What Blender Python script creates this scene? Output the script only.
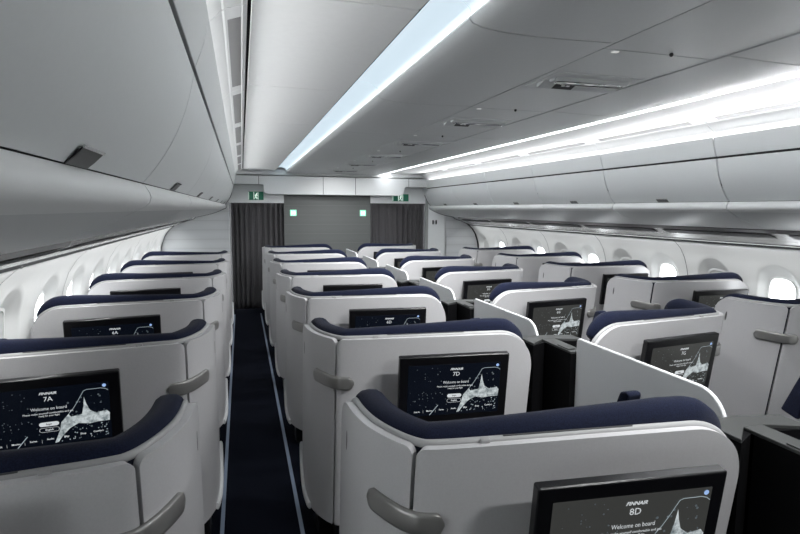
import bpy, bmesh, math, random
from mathutils import Vector, Matrix
random.seed(7)
for o in list(bpy.data.objects): bpy.data.objects.remove(o)
scene = bpy.context.scene
COL = scene.collection
PI = math.pi

# ---------------------------------------------------------------- camera
H = 1.82                       # eye height
XC = 1.60                      # cabin centre line; the camera stands in the left aisle at x = 0
cam_d = bpy.data.cameras.new('camera'); cam = bpy.data.objects.new('camera', cam_d); COL.objects.link(cam)
cam_d.sensor_width = 36.0; cam_d.lens = 533.0 * 36.0 / 800.0; cam_d.clip_start = 0.02
cx_ = Vector((0.95872713, -0.28427895, 0.00526887)); cy_ = Vector((0.0257093, 0.10512957, 0.99412615)); cz_ = -Vector((0.28316305, 0.95296026, -0.10809919))
cam.matrix_world = Matrix(((cx_.x, cy_.x, cz_.x, 0), (cx_.y, cy_.y, cz_.y, 0), (cx_.z, cy_.z, cz_.z, H), (0, 0, 0, 1)))
scene.camera = cam
# ---------------------------------------------------------------- world, exposure
scene.cycles.max_bounces = 14; scene.cycles.diffuse_bounces = 8; scene.cycles.glossy_bounces = 4
w = bpy.data.worlds.new('world'); scene.world = w; w.use_nodes = True
w.node_tree.nodes['Background'].inputs[0].default_value = (0.93, 0.97, 1.0, 1)
scene.view_settings.view_transform = 'Standard'; scene.view_settings.look = 'None'
scene.view_settings.gamma = 1.0; scene.view_settings.use_curve_mapping = False
scene.view_settings.exposure = 0.0
STRIP_L = 0.85      # left ceiling light strip
STRIP_R = 6      # right ceiling light strip
COVE_L = 13       # lamp line above the left bins
WASH_L = 12
WASH_R = 62.0
POCKET_L = 2
POCKET_R = 20
SIDE_L = 36
SIDE_R = 26
SEAT_FILL = 17.5
WORLD = 7.5
COVE_R = 34.0

w.node_tree.nodes['Background'].inputs[1].default_value = WORLD
# area lights: lamp lines hidden in the coves, behind the lip of the lowered middle ceiling and under the bins,
# and added fill lights below the ceiling units, aimed forward to brighten the seats
def area(name, loc, d, sx, sy, energy, spread=150, yref=Vector((0, 1, 0)), col=(0.985, 0.995, 1.0)):
    l = bpy.data.lights.new(name, 'AREA'); l.shape = 'RECTANGLE'; l.size = sx; l.size_y = sy; l.energy = energy; l.spread = math.radians(spread); l.color = col
    o = bpy.data.objects.new(name, l); COL.objects.link(o)
    zax = -Vector(d).normalized(); xax = yref.cross(zax).normalized(); yax = zax.cross(xax)
    o.matrix_world = Matrix(((xax.x, yax.x, zax.x, loc[0]), (xax.y, yax.y, zax.y, loc[1]), (xax.z, yax.z, zax.z, loc[2]), (0, 0, 0, 1)))
for s_, pw, pk, sw, cv_ in ((-1, WASH_L, POCKET_L, SIDE_L, COVE_L), (1, WASH_R, POCKET_R, SIDE_R, COVE_R)):
    area('cove_wash', (XC + s_ * 1.716, 4.85, H + 0.534), (-s_ * 0.983, 0, 0.18), 0.014, 8.8, pw, 54 if s_ < 0 else 110)
    area('cove_lamp', (XC + s_ * 1.762, 4.85, H + 0.462), (-s_ * 0.25, 0, 0.97), 0.03, 9.0, cv_, 165)
    area('ceiling_wash', (XC + s_ * 0.838, 4.35, H + 0.6535), (s_ * 0.6, 0, 0.8), 0.006, 7.8, pk, 165)
    area('sidewall_wash', (XC + s_ * 2.575, 4.5, H - 0.262), (s_ * 0.35, 0, -0.94), 0.02, 10.0, sw, 150)
for i_ in range(8):
    area('added_seat_fill', (XC, -0.12 + 1.243 * i_, H + 0.585), (0, 0.55, -0.83), 0.42, 0.03, SEAT_FILL * (0.6, 0.85, 0.95, 1.1, 1.2, 1.1, 0.6, 0.28)[i_], 118)

# ---------------------------------------------------------------- materials
def mat(name, col, rough=0.5, metal=0.0, bump=None, noise=None, coat=0.0, emit=None, estr=0.0, sheen=0.0, spec=None):
    m = bpy.data.materials.new(name); m.use_nodes = True
    nt = m.node_tree; b = nt.nodes['Principled BSDF']
    b.inputs['Base Color'].default_value = (*col, 1); b.inputs['Roughness'].default_value = rough
    b.inputs['Metallic'].default_value = metal; b.inputs['Coat Weight'].default_value = coat
    b.inputs['Sheen Weight'].default_value = sheen
    if spec is not None: b.inputs['Specular IOR Level'].default_value = spec
    if emit: b.inputs['Emission Color'].default_value = (*emit, 1); b.inputs['Emission Strength'].default_value = estr
    tc = None
    if bump or noise: tc = nt.nodes.new('ShaderNodeTexCoord')
    if noise:
        sc, amt = noise
        n = nt.nodes.new('ShaderNodeTexNoise'); n.inputs['Scale'].default_value = sc; n.inputs['Detail'].default_value = 4
        nt.links.new(tc.outputs['Object'], n.inputs['Vector'])
        r = nt.nodes.new('ShaderNodeValToRGB')
        r.color_ramp.elements[0].position = 0.3; r.color_ramp.elements[1].position = 0.7
        r.color_ramp.elements[0].color = (*[max(0, c * (1 - amt)) for c in col], 1)
        r.color_ramp.elements[1].color = (*[min(1, c * (1 + amt)) for c in col], 1)
        nt.links.new(n.outputs['Fac'], r.inputs['Fac']); nt.links.new(r.outputs['Color'], b.inputs['Base Color'])
    if bump:
        sc, st = bump
        n = nt.nodes.new('ShaderNodeTexNoise'); n.inputs['Scale'].default_value = sc; n.inputs['Detail'].default_value = 3
        nt.links.new(tc.outputs['Object'], n.inputs['Vector'])
        bm_ = nt.nodes.new('ShaderNodeBump'); bm_.inputs['Strength'].default_value = st; bm_.inputs['Distance'].default_value = 0.002
        nt.links.new(n.outputs['Fac'], bm_.inputs['Height']); nt.links.new(bm_.outputs['Normal'], b.inputs['Normal'])
    return m
M = {}
M['shell'] = mat('pearl_grey_shell', (0.555, 0.55, 0.558), 0.36, noise=(160, 0.03), coat=0.15)
M['trim'] = mat('shell_edge_trim', (0.36, 0.36, 0.36), 0.45)
M['divider'] = mat('divider_grey', (0.76, 0.77, 0.78), 0.42, noise=(200, 0.02))
M['fabric'] = mat('navy_fabric', (0.0065, 0.0095, 0.026), 0.9, noise=(260, 0.45), bump=(420, 0.6), sheen=0.06, spec=0.15)
M['fabric_dark'] = mat('dark_lining', (0.008, 0.011, 0.026), 0.9, noise=(200, 0.3))
M['handle'] = mat('satin_handle', (0.30, 0.295, 0.285), 0.34, metal=0.6)
M['black'] = mat('black_plastic', (0.006, 0.006, 0.007), 0.42)
M['console'] = mat('console_black', (0.0025, 0.0025, 0.003), 0.7, spec=0.1)
M['ledge'] = mat('console_ledge_grey', (0.036, 0.038, 0.037), 0.6)
M['bezel'] = mat('monitor_bezel', (0.005, 0.005, 0.006), 0.28)
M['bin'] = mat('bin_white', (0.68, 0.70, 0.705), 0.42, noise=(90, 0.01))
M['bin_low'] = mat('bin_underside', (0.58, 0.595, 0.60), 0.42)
M['lip'] = mat('bin_lip', (0.72, 0.73, 0.73), 0.35)
M['liner'] = mat('sidewall_liner', (0.80, 0.81, 0.80), 0.55, noise=(120, 0.01))
M['ceil'] = mat('ceiling_panel', (0.85, 0.86, 0.86), 0.5, noise=(30, 0.012))
M['centre'] = mat('centre_panel', (0.50, 0.515, 0.52), 0.36, noise=(60, 0.015))
M['dark'] = mat('dark_gap', (0.012, 0.013, 0.014), 0.7)
M['seal'] = mat('dark_seal', (0.05, 0.052, 0.055), 0.6)
M['latch'] = mat('latch_grey', (0.10, 0.10, 0.10), 0.4)
M['chrome'] = mat('chrome', (0.75, 0.75, 0.75), 0.12, metal=1.0)
M['rail'] = mat('rail_metal', (0.62, 0.62, 0.62), 0.25, metal=0.6)
M['carpet'] = mat('navy_carpet', (0.0035, 0.0045, 0.0085), 0.95, noise=(140, 0.55), bump=(300, 0.8), spec=0.05)
M['path'] = mat('path_strip', (0.15, 0.19, 0.26), 0.4)
M['curtain'] = mat('charcoal_curtain', (0.066, 0.064, 0.068), 0.85, noise=(60, 0.12))
M['lav'] = mat('bulkhead_grey', (0.26, 0.275, 0.27), 0.5)
M['shade'] = mat('window_shade', (0.62, 0.63, 0.62), 0.6)
M['white'] = mat('white_plastic', (0.8, 0.8, 0.8), 0.4)
M['exit'] = mat('exit_green', (0.0, 0.10, 0.055), 0.4, emit=(0.0, 0.20, 0.11), estr=0.12)
M['exit_w'] = mat('exit_white', (0.8, 0.85, 0.8), 0.4, emit=(0.75, 0.95, 0.85), estr=0.7)
M['lav_lit'] = mat('lavatory_sign_lit', (0.3, 0.7, 0.5), 0.4, emit=(0.12, 0.55, 0.33), estr=0.8)
M['lav_fig'] = mat('lavatory_sign_figures', (0.8, 0.9, 0.85), 0.4, emit=(0.9, 1.0, 0.95), estr=1.2)
M['lamp'] = mat('small_lamp', (0.45, 0.45, 0.45), 0.4, emit=(1, 1, 1), estr=0.45)
M['strip_l'] = mat('strip_light_left', (0.35, 0.37, 0.38), 0.5, emit=(0.63, 0.77, 0.87), estr=STRIP_L)
M['strip_r'] = mat('strip_light_right', (0.8, 0.85, 0.9), 0.5, emit=(0.97, 0.98, 1.0), estr=STRIP_R)
M['scr_dark'] = mat('screen_dark', (0.004, 0.005, 0.008), 0.12, emit=(0.0015, 0.0025, 0.0050), estr=1.0)
M['scr_grey'] = mat('screen_offaxis_glow', (0.01, 0.01, 0.01), 0.15, emit=(0.036, 0.037, 0.035), estr=1.0)  # off-axis glow and sheen of the screen, put in as even grey emission
M['scr_white'] = mat('screen_white', (0.2, 0.2, 0.2), 0.3, emit=(0.85, 0.90, 0.93), estr=0.62)
M['scr_splash'] = mat('screen_splash', (0.1, 0.1, 0.1), 0.3, emit=(0.55, 0.66, 0.70), estr=0.6)
def splash_noise(m):
    nt = m.node_tree; b = nt.nodes['Principled BSDF']; tc = nt.nodes.new('ShaderNodeTexCoord'); n = nt.nodes.new('ShaderNodeTexNoise'); n.inputs['Scale'].default_value = 45; n.inputs['Detail'].default_value = 6; n.inputs['Roughness'].default_value = 0.7
    r = nt.nodes.new('ShaderNodeValToRGB'); r.color_ramp.elements[0].position = 0.36; r.color_ramp.elements[0].color = (0.10, 0.15, 0.17, 1); r.color_ramp.elements[1].position = 0.58; r.color_ramp.elements[1].color = (0.85, 0.93, 0.95, 1)
    nt.links.new(tc.outputs['Object'], n.inputs['Vector']); nt.links.new(n.outputs['Fac'], r.inputs['Fac']); nt.links.new(r.outputs['Color'], b.inputs['Emission Color'])
splash_noise(M['scr_splash'])
M['scr_mid'] = mat('screen_pale', (0.1, 0.1, 0.1), 0.3, emit=(0.45, 0.55, 0.60), estr=0.6)
M['scr_star'] = mat('screen_star', (0.1, 0.1, 0.1), 0.3, emit=(0.16, 0.22, 0.26), estr=0.3)
M['scr_blue'] = mat('screen_blue', (0.1, 0.1, 0.1), 0.3, emit=(0.35, 0.55, 0.95), estr=0.8)
def glass_mat():
    m = bpy.data.materials.new('window_glass'); m.use_nodes = True; nt = m.node_tree
    for n in list(nt.nodes): nt.nodes.remove(n)
    o = nt.nodes.new('ShaderNodeOutputMaterial'); t = nt.nodes.new('ShaderNodeBsdfTransparent'); g = nt.nodes.new('ShaderNodeBsdfGlossy')
    g.inputs['Roughness'].default_value = 0.05; x = nt.nodes.new('ShaderNodeMixShader'); x.inputs[0].default_value = 0.06
    nt.links.new(t.outputs[0], x.inputs[1]); nt.links.new(g.outputs[0], x.inputs[2]); nt.links.new(x.outputs[0], o.inputs[0]); return m
M['glass'] = glass_mat()
M['vent'] = mat('vent_grille', (0.30, 0.30, 0.30), 0.5)
def striped_mat(name, base, line, period):
    # horizontal laminate bands along world z
    m = bpy.data.materials.new(name); m.use_nodes = True; nt = m.node_tree; b = nt.nodes['Principled BSDF']; b.inputs['Roughness'].default_value = 0.5
    g = nt.nodes.new('ShaderNodeTexCoord'); s = nt.nodes.new('ShaderNodeSeparateXYZ'); nt.links.new(g.outputs['Object'], s.inputs[0])
    mu = nt.nodes.new('ShaderNodeMath'); mu.operation = 'MULTIPLY'; mu.inputs[1].default_value = 1.0 / period; nt.links.new(s.outputs['Z'], mu.inputs[0])
    fr = nt.nodes.new('ShaderNodeMath'); fr.operation = 'FRACT'; nt.links.new(mu.outputs[0], fr.inputs[0])
    r = nt.nodes.new('ShaderNodeValToRGB'); e = r.color_ramp.elements
    e[0].position = 0.0; e[0].color = (*line, 1); e[1].position = 0.05; e[1].color = (*line, 1)
    a = r.color_ramp.elements.new(0.09); a.color = (*base, 1)
    c = r.color_ramp.elements.new(0.55); c.color = (*[v * 1.07 for v in base], 1)
    d = r.color_ramp.elements.new(1.0); d.color = (*base, 1)
    nt.links.new(fr.outputs[0], r.inputs['Fac']); nt.links.new(r.outputs['Color'], b.inputs['Base Color']); return m
M['lav_stripe'] = striped_mat('monument_laminate', (0.095, 0.102, 0.100), (0.118, 0.125, 0.122), 0.17)
M['bulk_stripe'] = striped_mat('bulkhead_laminate', (0.47, 0.485, 0.495), (0.41, 0.42, 0.43), 0.16)

# ---------------------------------------------------------------- mesh helpers
class MB:
    def __init__(s): s.v = []; s.f = []; s.mi = []
    def add(s, vs, fs, mi=0):
        o = len(s.v); s.v += [tuple(v) for v in vs]; s.f += [tuple(i + o for i in f) for f in fs]; s.mi += [mi] * len(fs); return s
    def box(s, x0, x1, y0, y1, z0, z1, mi=0):
        vs = [(x0, y0, z0), (x1, y0, z0), (x1, y1, z0), (x0, y1, z0), (x0, y0, z1), (x1, y0, z1), (x1, y1, z1), (x0, y1, z1)]
        return s.add(vs, [(0, 3, 2, 1), (4, 5, 6, 7), (0, 1, 5, 4), (1, 2, 6, 5), (2, 3, 7, 6), (3, 0, 4, 7)], mi)
    def prism(s, poly, z0, z1, mi=0):        # plan polygon (x, y) extruded in z
        n = len(poly); vs = [(x, y, z0) for x, y in poly] + [(x, y, z1) for x, y in poly]
        fs = [tuple(range(n - 1, -1, -1)), tuple(range(n, 2 * n))] + [(i, (i + 1) % n, n + (i + 1) % n, n + i) for i in range(n)]
        return s.add(vs, fs, mi)
    def prism_x(s, poly, x0, x1, mi=0):      # (y, z) polygon extruded in x
        n = len(poly); vs = [(x0, y, z) for y, z in poly] + [(x1, y, z) for y, z in poly]
        fs = [tuple(range(n - 1, -1, -1)), tuple(range(n, 2 * n))] + [(i, (i + 1) % n, n + (i + 1) % n, n + i) for i in range(n)]
        return s.add(vs, fs, mi)
    def prism_y(s, poly, y0, y1, mi=0):      # (x, z) polygon extruded in y
        n = len(poly); vs = [(x, y0, z) for x, z in poly] + [(x, y1, z) for x, z in poly]
        fs = [tuple(range(n)), tuple(range(2 * n - 1, n - 1, -1))] + [(i, n + i, n + (i + 1) % n, (i + 1) % n) for i in range(n)]
        return s.add(vs, fs, mi)
    def sweep(s, prof, y0, y1, th, mi=0):    # (x, z) open profile swept along y, thickened by th along its normal
        n = len(prof); off = []
        for i in range(n):
            a = Vector(prof[max(0, i - 1)]); b = Vector(prof[min(n - 1, i + 1)]); d = (b - a).normalized()
            off.append((prof[i][0] - d.y * th, prof[i][1] + d.x * th))
        return s.prism_y(list(prof) + off[::-1], y0, y1, mi)
    def sphere(s, c, r, n=10, mi=0):
        rx, ry, rz = r if isinstance(r, tuple) else (r, r, r); vs = []; fs = []
        for i in range(n + 1):
            t = PI * i / n
            for j in range(2 * n):
                p = PI * j / n; vs.append((c[0] + rx * math.sin(t) * math.cos(p), c[1] + ry * math.sin(t) * math.sin(p), c[2] + rz * math.cos(t)))
        for i in range(n):
            for j in range(2 * n):
                a = i * 2 * n + j; b = i * 2 * n + (j + 1) % (2 * n); fs.append((a, a + 2 * n, b + 2 * n, b))
        return s.add(vs, fs, mi)
    def obj(s, name, m, parent=None, smooth=False, bevel=0.0, seg=2, ang=35):
        me = bpy.data.meshes.new(name); me.from_pydata(s.v, [], s.f)
        bm = bmesh.new(); bm.from_mesh(me)
        bmesh.ops.remove_doubles(bm, verts=bm.verts, dist=1e-6); bmesh.ops.recalc_face_normals(bm, faces=bm.faces)
        bm.to_mesh(me); bm.free()
        for mm in (m if isinstance(m, list) else [m]): me.materials.append(mm)
        if isinstance(m, list) and len(me.polygons) == len(s.mi):
            for p, i in zip(me.polygons, s.mi): p.material_index = i
        return mesh_obj(name, me, parent, smooth, bevel, seg, ang)
def mesh_obj(name, me, parent=None, smooth=False, bevel=0.0, seg=2, ang=35):
    o = bpy.data.objects.new(name, me); COL.objects.link(o)
    if parent is not None: o.parent = parent
    if smooth or bevel:
        for p in me.polygons: p.use_smooth = True
        me.set_sharp_from_angle(angle=math.radians(ang))
    if bevel:
        b = o.modifiers.new('bevel', 'BEVEL'); b.width = bevel; b.segments = seg; b.limit_method = 'ANGLE'; b.angle_limit = math.radians(ang); b.harden_normals = True
    return o
def thing(name, label, cat, loc=(0, 0, 0), group=None):
    o = bpy.data.objects.new(name, None); COL.objects.link(o); o.location = loc; o.empty_display_size = 0.1
    o['label'] = label; o['category'] = cat
    if group: o['group'] = group
    return o
def tag(o, label, cat, group=None):
    o['label'] = label; o['category'] = cat
    if group: o['group'] = group
    return o
def struct(o): o['kind'] = 'structure'; return o
def tube(path, r_a, r_b, axes, n=12, mb=None, mi=0, power=2.0):
    # tube with elliptic section; axes(i) -> two unit vectors of the section
    mb = mb or MB(); vs = []; m = len(path)
    for i, p in enumerate(path):
        a, b = axes[i]; ra = r_a[i] if isinstance(r_a, list) else r_a; rb = r_b[i] if isinstance(r_b, list) else r_b
        for j in range(n):
            t = 2 * PI * j / n; c, s_ = math.cos(t), math.sin(t)
            c = math.copysign(abs(c) ** (2 / power), c); s_ = math.copysign(abs(s_) ** (2 / power), s_)
            vs.append(Vector(p) + a * (ra * c) + b * (rb * s_))
    fs = [(i * n + j, i * n + (j + 1) % n, (i + 1) * n + (j + 1) % n, (i + 1) * n + j) for i in range(m - 1) for j in range(n)]
    fs += [tuple(range(n - 1, -1, -1)), tuple((m - 1) * n + j for j in range(n))]
    return mb.add(vs, fs, mi)
def text_mesh(body, size, shear=0.0, align='CENTER', bold=0.0):
    cu = bpy.data.curves.new('t', 'FONT'); cu.body = body; cu.size = size; cu.align_x = align; cu.align_y = 'CENTER'; cu.shear = shear; cu.offset = bold; cu.resolution_u = 2
    ob = bpy.data.objects.new('t', cu); COL.objects.link(ob); bpy.context.view_layer.update()
    me = ob.evaluated_get(bpy.context.evaluated_depsgraph_get()).to_mesh()
    vs = [tuple(v.co) for v in me.vertices]; fs = [tuple(p.vertices) for p in me.polygons]
    ob.evaluated_get(bpy.context.evaluated_depsgraph_get()).to_mesh_clear()
    bpy.data.objects.remove(ob); bpy.data.curves.remove(cu)
    return vs, fs

YB, YF = -1.0, 9.75           # rear and front ends of the cabin section
def side(s, a): return XC + s * a            # s = -1 left, +1 right; a = distance from the centre line

# ---------------------------------------------------------------- structure: floor, walls, ceiling
struct(MB().box(XC - 3.1, XC + 3.1, YB, YF + 0.6, -0.05, 0.0).obj('floor', M['carpet']))
WP, W0 = 0.66, 3.50           # window pitch and phase
WZ = H - 0.76                 # window mouth centre
def wall_a(dz):               # sidewall section: distance from the centre line at height dz below the eye
    pts = [(-0.285, 2.675), (-0.36, 2.765), (-0.45, 2.835), (-0.65, 2.905), (-0.9, 2.925), (-1.2, 2.90), (-1.5, 2.84), (-1.83, 2.74)]
    if dz >= pts[0][0]: return pts[0][1]
    for (z0, a0), (z1, a1) in zip(pts, pts[1:]):
        if dz >= z1: t = (z0 - dz) / (z0 - z1); return a0 + (a1 - a0) * t
    return pts[-1][1]
def oval(cy, cz, ry, rzu, rzd, n, p=2.6):
    out = []
    for i in range(n):
        t = 2 * PI * i / n; c, s_ = math.cos(t), math.sin(t)
        out.append((cy + ry * math.copysign(abs(c) ** (2 / p), c), cz + (rzu if s_ > 0 else rzd) * math.copysign(abs(s_) ** (2 / p), s_)))
    return out
NW = 48
def sidewall(s):
    nm = 'wall_left' if s < 0 else 'wall_right'
    mb = MB()
    def P(y, z, d=0.0): return (side(s, wall_a(z - H) + d), y, z)
    k0 = -7; k1 = 9; zt, zb = H - 0.285, 0.55
    wins = []
    for k in range(k0, k1 + 1):
        cy = W0 + WP * k; ya, yb = cy - WP / 2, cy + WP / 2
        if yb > YF + 0.35: break
        mouth = oval(cy, WZ, 0.205, 0.30, 0.34, NW, 2.3)
        # cell boundary points matched by direction
        outer = []
        for i, (y, z) in enumerate(mouth):
            dy, dz = y - cy, z - WZ
            t = min((WP / 2) / abs(dy) if abs(dy) > 1e-9 else 1e9, ((zt - WZ) if dz > 0 else (WZ - zb)) / abs(dz) if abs(dz) > 1e-9 else 1e9)
            outer.append((cy + dy * t, WZ + dz * t))
        # snap the nearest ring point to each corner
        for yc in (ya, yb):
            for zc in (zt, zb):
                j = min(range(NW), key=lambda q: (outer[q][0] - yc) ** 2 + (outer[q][1] - zc) ** 2); outer[j] = (yc, zc)
        rings = [outer]
        for f in (0.35, 0.65, 0.88): rings.append([(o[0] + (m_[0] - o[0]) * f, o[1] + (m_[1] - o[1]) * f) for o, m_ in zip(outer, mouth)])
        rings.append(mouth)
        pane = oval(cy, WZ - 0.02, 0.135, 0.20, 0.21, NW, 3.2)
        vs = []; 
        for r in rings: vs += [P(y, z) for y, z in r]
        for f, d in ((0.12, 0.007), (0.45, 0.026), (0.85, 0.046), (1.0, 0.056)):
            vs += [P(m_[0] + (p[0] - m_[0]) * f, m_[1] + (p[1] - m_[1]) * f, d) for m_, p in zip(mouth, pane)]
        nr = len(vs) // NW
        fs = [(r * NW + i, r * NW + (i + 1) % NW, (r + 1) * NW + (i + 1) % NW, (r + 1) * NW + i) for r in range(nr - 1) for i in range(NW)]
        mb.add(vs, fs); wins.append((cy, k, pane))
    # dado below the windows
    zs = [zb, 0.35, 0.0]
    ylo, yhi = W0 + WP * (k0 - 0.5), YF + 0.3
    for z0, z1 in zip(zs, zs[1:]):
        mb.add([P(ylo, z0), P(yhi, z0), P(yhi, z1), P(ylo, z1)], [(0, 1, 2, 3)])
    o = mb.obj(nm, M['liner'], smooth=True, ang=50); struct(o)
    return wins, P
win_no = 0; joint_no = 0
for s in (-1, 1):
    wins, P = sidewall(s)
    for cy, k, pane in wins:
        if cy < 1.0: continue
        win_no += 1
        mb = MB()
        ringo = oval(cy, WZ - 0.02, 0.140, 0.205, 0.215, NW, 3.2); ringi = oval(cy, WZ - 0.02, 0.122, 0.187, 0.197, NW, 3.2)
        vs = [P(y, z, 0.051) for y, z in ringo] + [P(y, z, 0.048) for y, z in ringi] + [P(y, z, 0.068) for y, z in ringi]
        mb.add(vs, [(r * NW + i, r * NW + (i + 1) % NW, (r + 1) * NW + (i + 1) % NW, (r + 1) * NW + i) for r in range(2) for i in range(NW)])
        wf = struct(mb.obj('window_%d' % win_no, M['liner'], smooth=True))
        g = MB(); g.add([P(y, z, 0.066) for y, z in ringo], [tuple(range(NW))]); g.obj('pane', M['glass'], wf)
        closed = (s > 0 and k % 2 == 1) or (s < 0 and k < 1)
        if closed:
            b = MB(); b.add([P(y, z, 0.059) for y, z in ringo], [tuple(range(NW))])
            for i in range(6): pass
            bo = b.obj('window_shade', M['shade'], wf)
            h_ = MB().box(-0.03, 0.03, -0.03, 0.03, -0.006, 0.006)
            h_.v = [(side(s, wall_a(WZ - 0.2 - H) + 0.055) + v[0] * 0.2, cy + v[1], WZ - 0.2 + v[2]) for v in h_.v]; h_.obj('shade_pull', M['white'], wf)
    # joints between the sidewall panels, each with its dark fixing stud at the top
    for k in range(-2, 9, 2):
        yj = W0 + WP * (k + 1.5)
        if yj < 1.5 or yj > YF - 0.2: continue
        joint_no += 1
        mb = MB(); zz = [H - 0.29 - 0.1 * i for i in range(10)]
        for a, b in zip(zz, zz[1:]):
            pa, pb = P(yj, a, -0.0015), P(yj, b, -0.0015)
            mb.add([(pa[0], yj - 0.0035, pa[2]), (pa[0], yj + 0.0035, pa[2]), (pb[0], yj + 0.0035, pb[2]), (pb[0], yj - 0.0035, pb[2])], [(0, 1, 2, 3)])
        st = struct(mb.obj('trim_%d' % joint_no, M['seal']))
        p = P(yj, H - 0.305, -0.006); MB().sphere(p, (0.008, 0.011, 0.011), 6).obj('stud', M['seal'], st)
trim_no = joint_no
def trim(mb, m, **k):
    global trim_no; trim_no += 1; return struct(mb.obj('trim_%d' % trim_no, m, **k))
# dark seal where each sidewall meets the front bulkhead
for s in (-1, 1):
    mb = MB(); zz = [H - 0.285 - 0.1 * i for i in range(9)]
    for a, b in zip(zz, zz[1:]):
        xa, xb = side(s, wall_a(a - H) - 0.004), side(s, wall_a(b - H) - 0.004)
        mb.add([(xa, YF - 0.07, a), (xa, YF, a), (xb, YF, b), (xb, YF - 0.07, b)], [(0, 1, 2, 3)])
    trim(mb, M['dark'])
# outer skin closing the space over the bins and ceiling
arch = [(2.68, H - 0.284), (3.05, H - 0.12), (2.9, H + 0.5), (2.3, H + 0.95), (1.2, H + 1.15)]
prof = [(side(-1, a), z) for a, z in arch] + [(side(1, a), z) for a, z in arch[::-1]]
struct(MB().sweep(prof, YB, YF + 0.25, 0.03).obj('ceiling', M['dark']))
struct(MB().box(XC - 3.1, XC + 3.1, YB - 0.05, YB, 0, H + 1.2).obj('wall_rear', M['lav']))

def segs(y0, y1, first, pitch, gap):
    ys = [y0]; y = first
    while y < y1 - 0.05:
        if y > y0 + 0.05: ys.append(y)
        y += pitch
    ys.append(y1)
    return [(a + gap / 2, b - gap / 2) for a, b in zip(ys, ys[1:])]
# ceiling panels, mirrored about the centre line
def A(s, pts): return [(side(s, a), H + z) for a, z in pts]
for s in (-1, 1):
    fl = MB(); gr = MB(); cv = MB(); back = MB(); ce = MB(); vt = MB()
    for a, b in segs(YB, YF - 0.2, 3.02 - 1.28 * 3, 1.28, 0.008):
        fl.prism_y(A(s, [(1.551, .650), (1.016, .650), (1.016, .672), (1.551, .672)]), a, b)
    fl.box(min(side(s, 1.54), side(s, 1.02)), max(side(s, 1.54), side(s, 1.02)), YB, YF - 0.2, H + 0.655, H + 0.674)
    for a, b in segs(YB, YF - 0.2, 3.15 - 1.28 * 3, 1.28, 0.006):
        gr.sweep(A(s, [(1.562, .670), (1.564, .655), (1.578, .6495), (1.582, .6525), (1.630, .6355), (1.636, .6300), (1.643, .628), (1.662, .606), (1.70, .575), (1.76, .525), (1.80, .45)]), a, b, 0.006 * s)
        vt.prism_y(A(s, [(1.584, .6505), (1.628, .635), (1.629, .638), (1.585, .6535)]), a + 0.11, b - 0.11)
    back.prism_y(A(s, [(1.66, .69), (1.50, .69), (1.50, .70), (1.66, .70)]), YB, YF)
    struct(fl.obj('ceiling', M['ceil'], bevel=0.003)); struct(gr.obj('ceiling', M['ceil'], smooth=True, ang=25)); struct(vt.obj('ceiling', M['vent'])); struct(back.obj('ceiling', M['dark']))
    cprof = [(0.268, .610), (0.45, .605), (0.62, .603), (0.73, .606), (0.80, .614), (0.835, .625), (0.847, .640), (0.842, .652)]
    for a, b in segs(YB, YF - 0.2, 1.73 - 1.27 * 2, 1.27, 0.007):
        ce.sweep(A(s, cprof), a, b, 0.008 * s)
    struct(ce.obj('ceiling', M['centre'], smooth=True, bevel=0.002))
mb = MB()
for a, b in segs(YB, YF - 0.2, 1.80 - 1.24 * 2, 1.24, 0.005): mb.box(XC - 0.259, XC + 0.259, a, b, H + 0.612, H + 0.63)
struct(mb.obj('ceiling', M['centre'], bevel=0.002))
struct(MB().box(XC - 0.80, XC + 0.80, YB, YF, H + 0.66, H + 0.67).obj('ceiling', M['seal']))

# ---------------------------------------------------------------- ceiling light strips
def arc_pts(p0, p1, sag, n):
    p0, p1 = Vector(p0), Vector(p1); d = p1 - p0; nrm = Vector((-d.y, d.x)).normalized()
    return [tuple(p0 + d * t + nrm * (sag * 4 * t * (1 - t))) for t in [i / n for i in range(n + 1)]]
for s, nm in ((-1, 'left'), (1, 'right')):
    t = thing('ceiling_light_strip', 'long pale blue glowing light strip in the ceiling above the %s aisle' % nm if s < 0 else 'long white light strip above the right aisle, tucked behind the lowered middle ceiling', 'light', (0, 0, 0), 'ceiling light strips')
    pr = [(side(s, 0.930 + 0.090 * math.cos(PI * i / 12)), H + 0.654 + 0.050 * math.sin(PI * i / 12)) for i in range(13)]
    for a, b in segs(0.46, YF - 0.25, 1.73, 1.27, 0.008):
        MB().sweep(pr, a, b, -0.006 * s).obj('diffuser', M['strip_l'] if s < 0 else M['strip_r'], t, smooth=True)
    MB().prism_y(A(s, [(1.021, .650), (1.017, .650), (1.017, .665), (1.021, .665)]), YB, YF - 0.25).obj('edge_seal', M['seal'], t)

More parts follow.
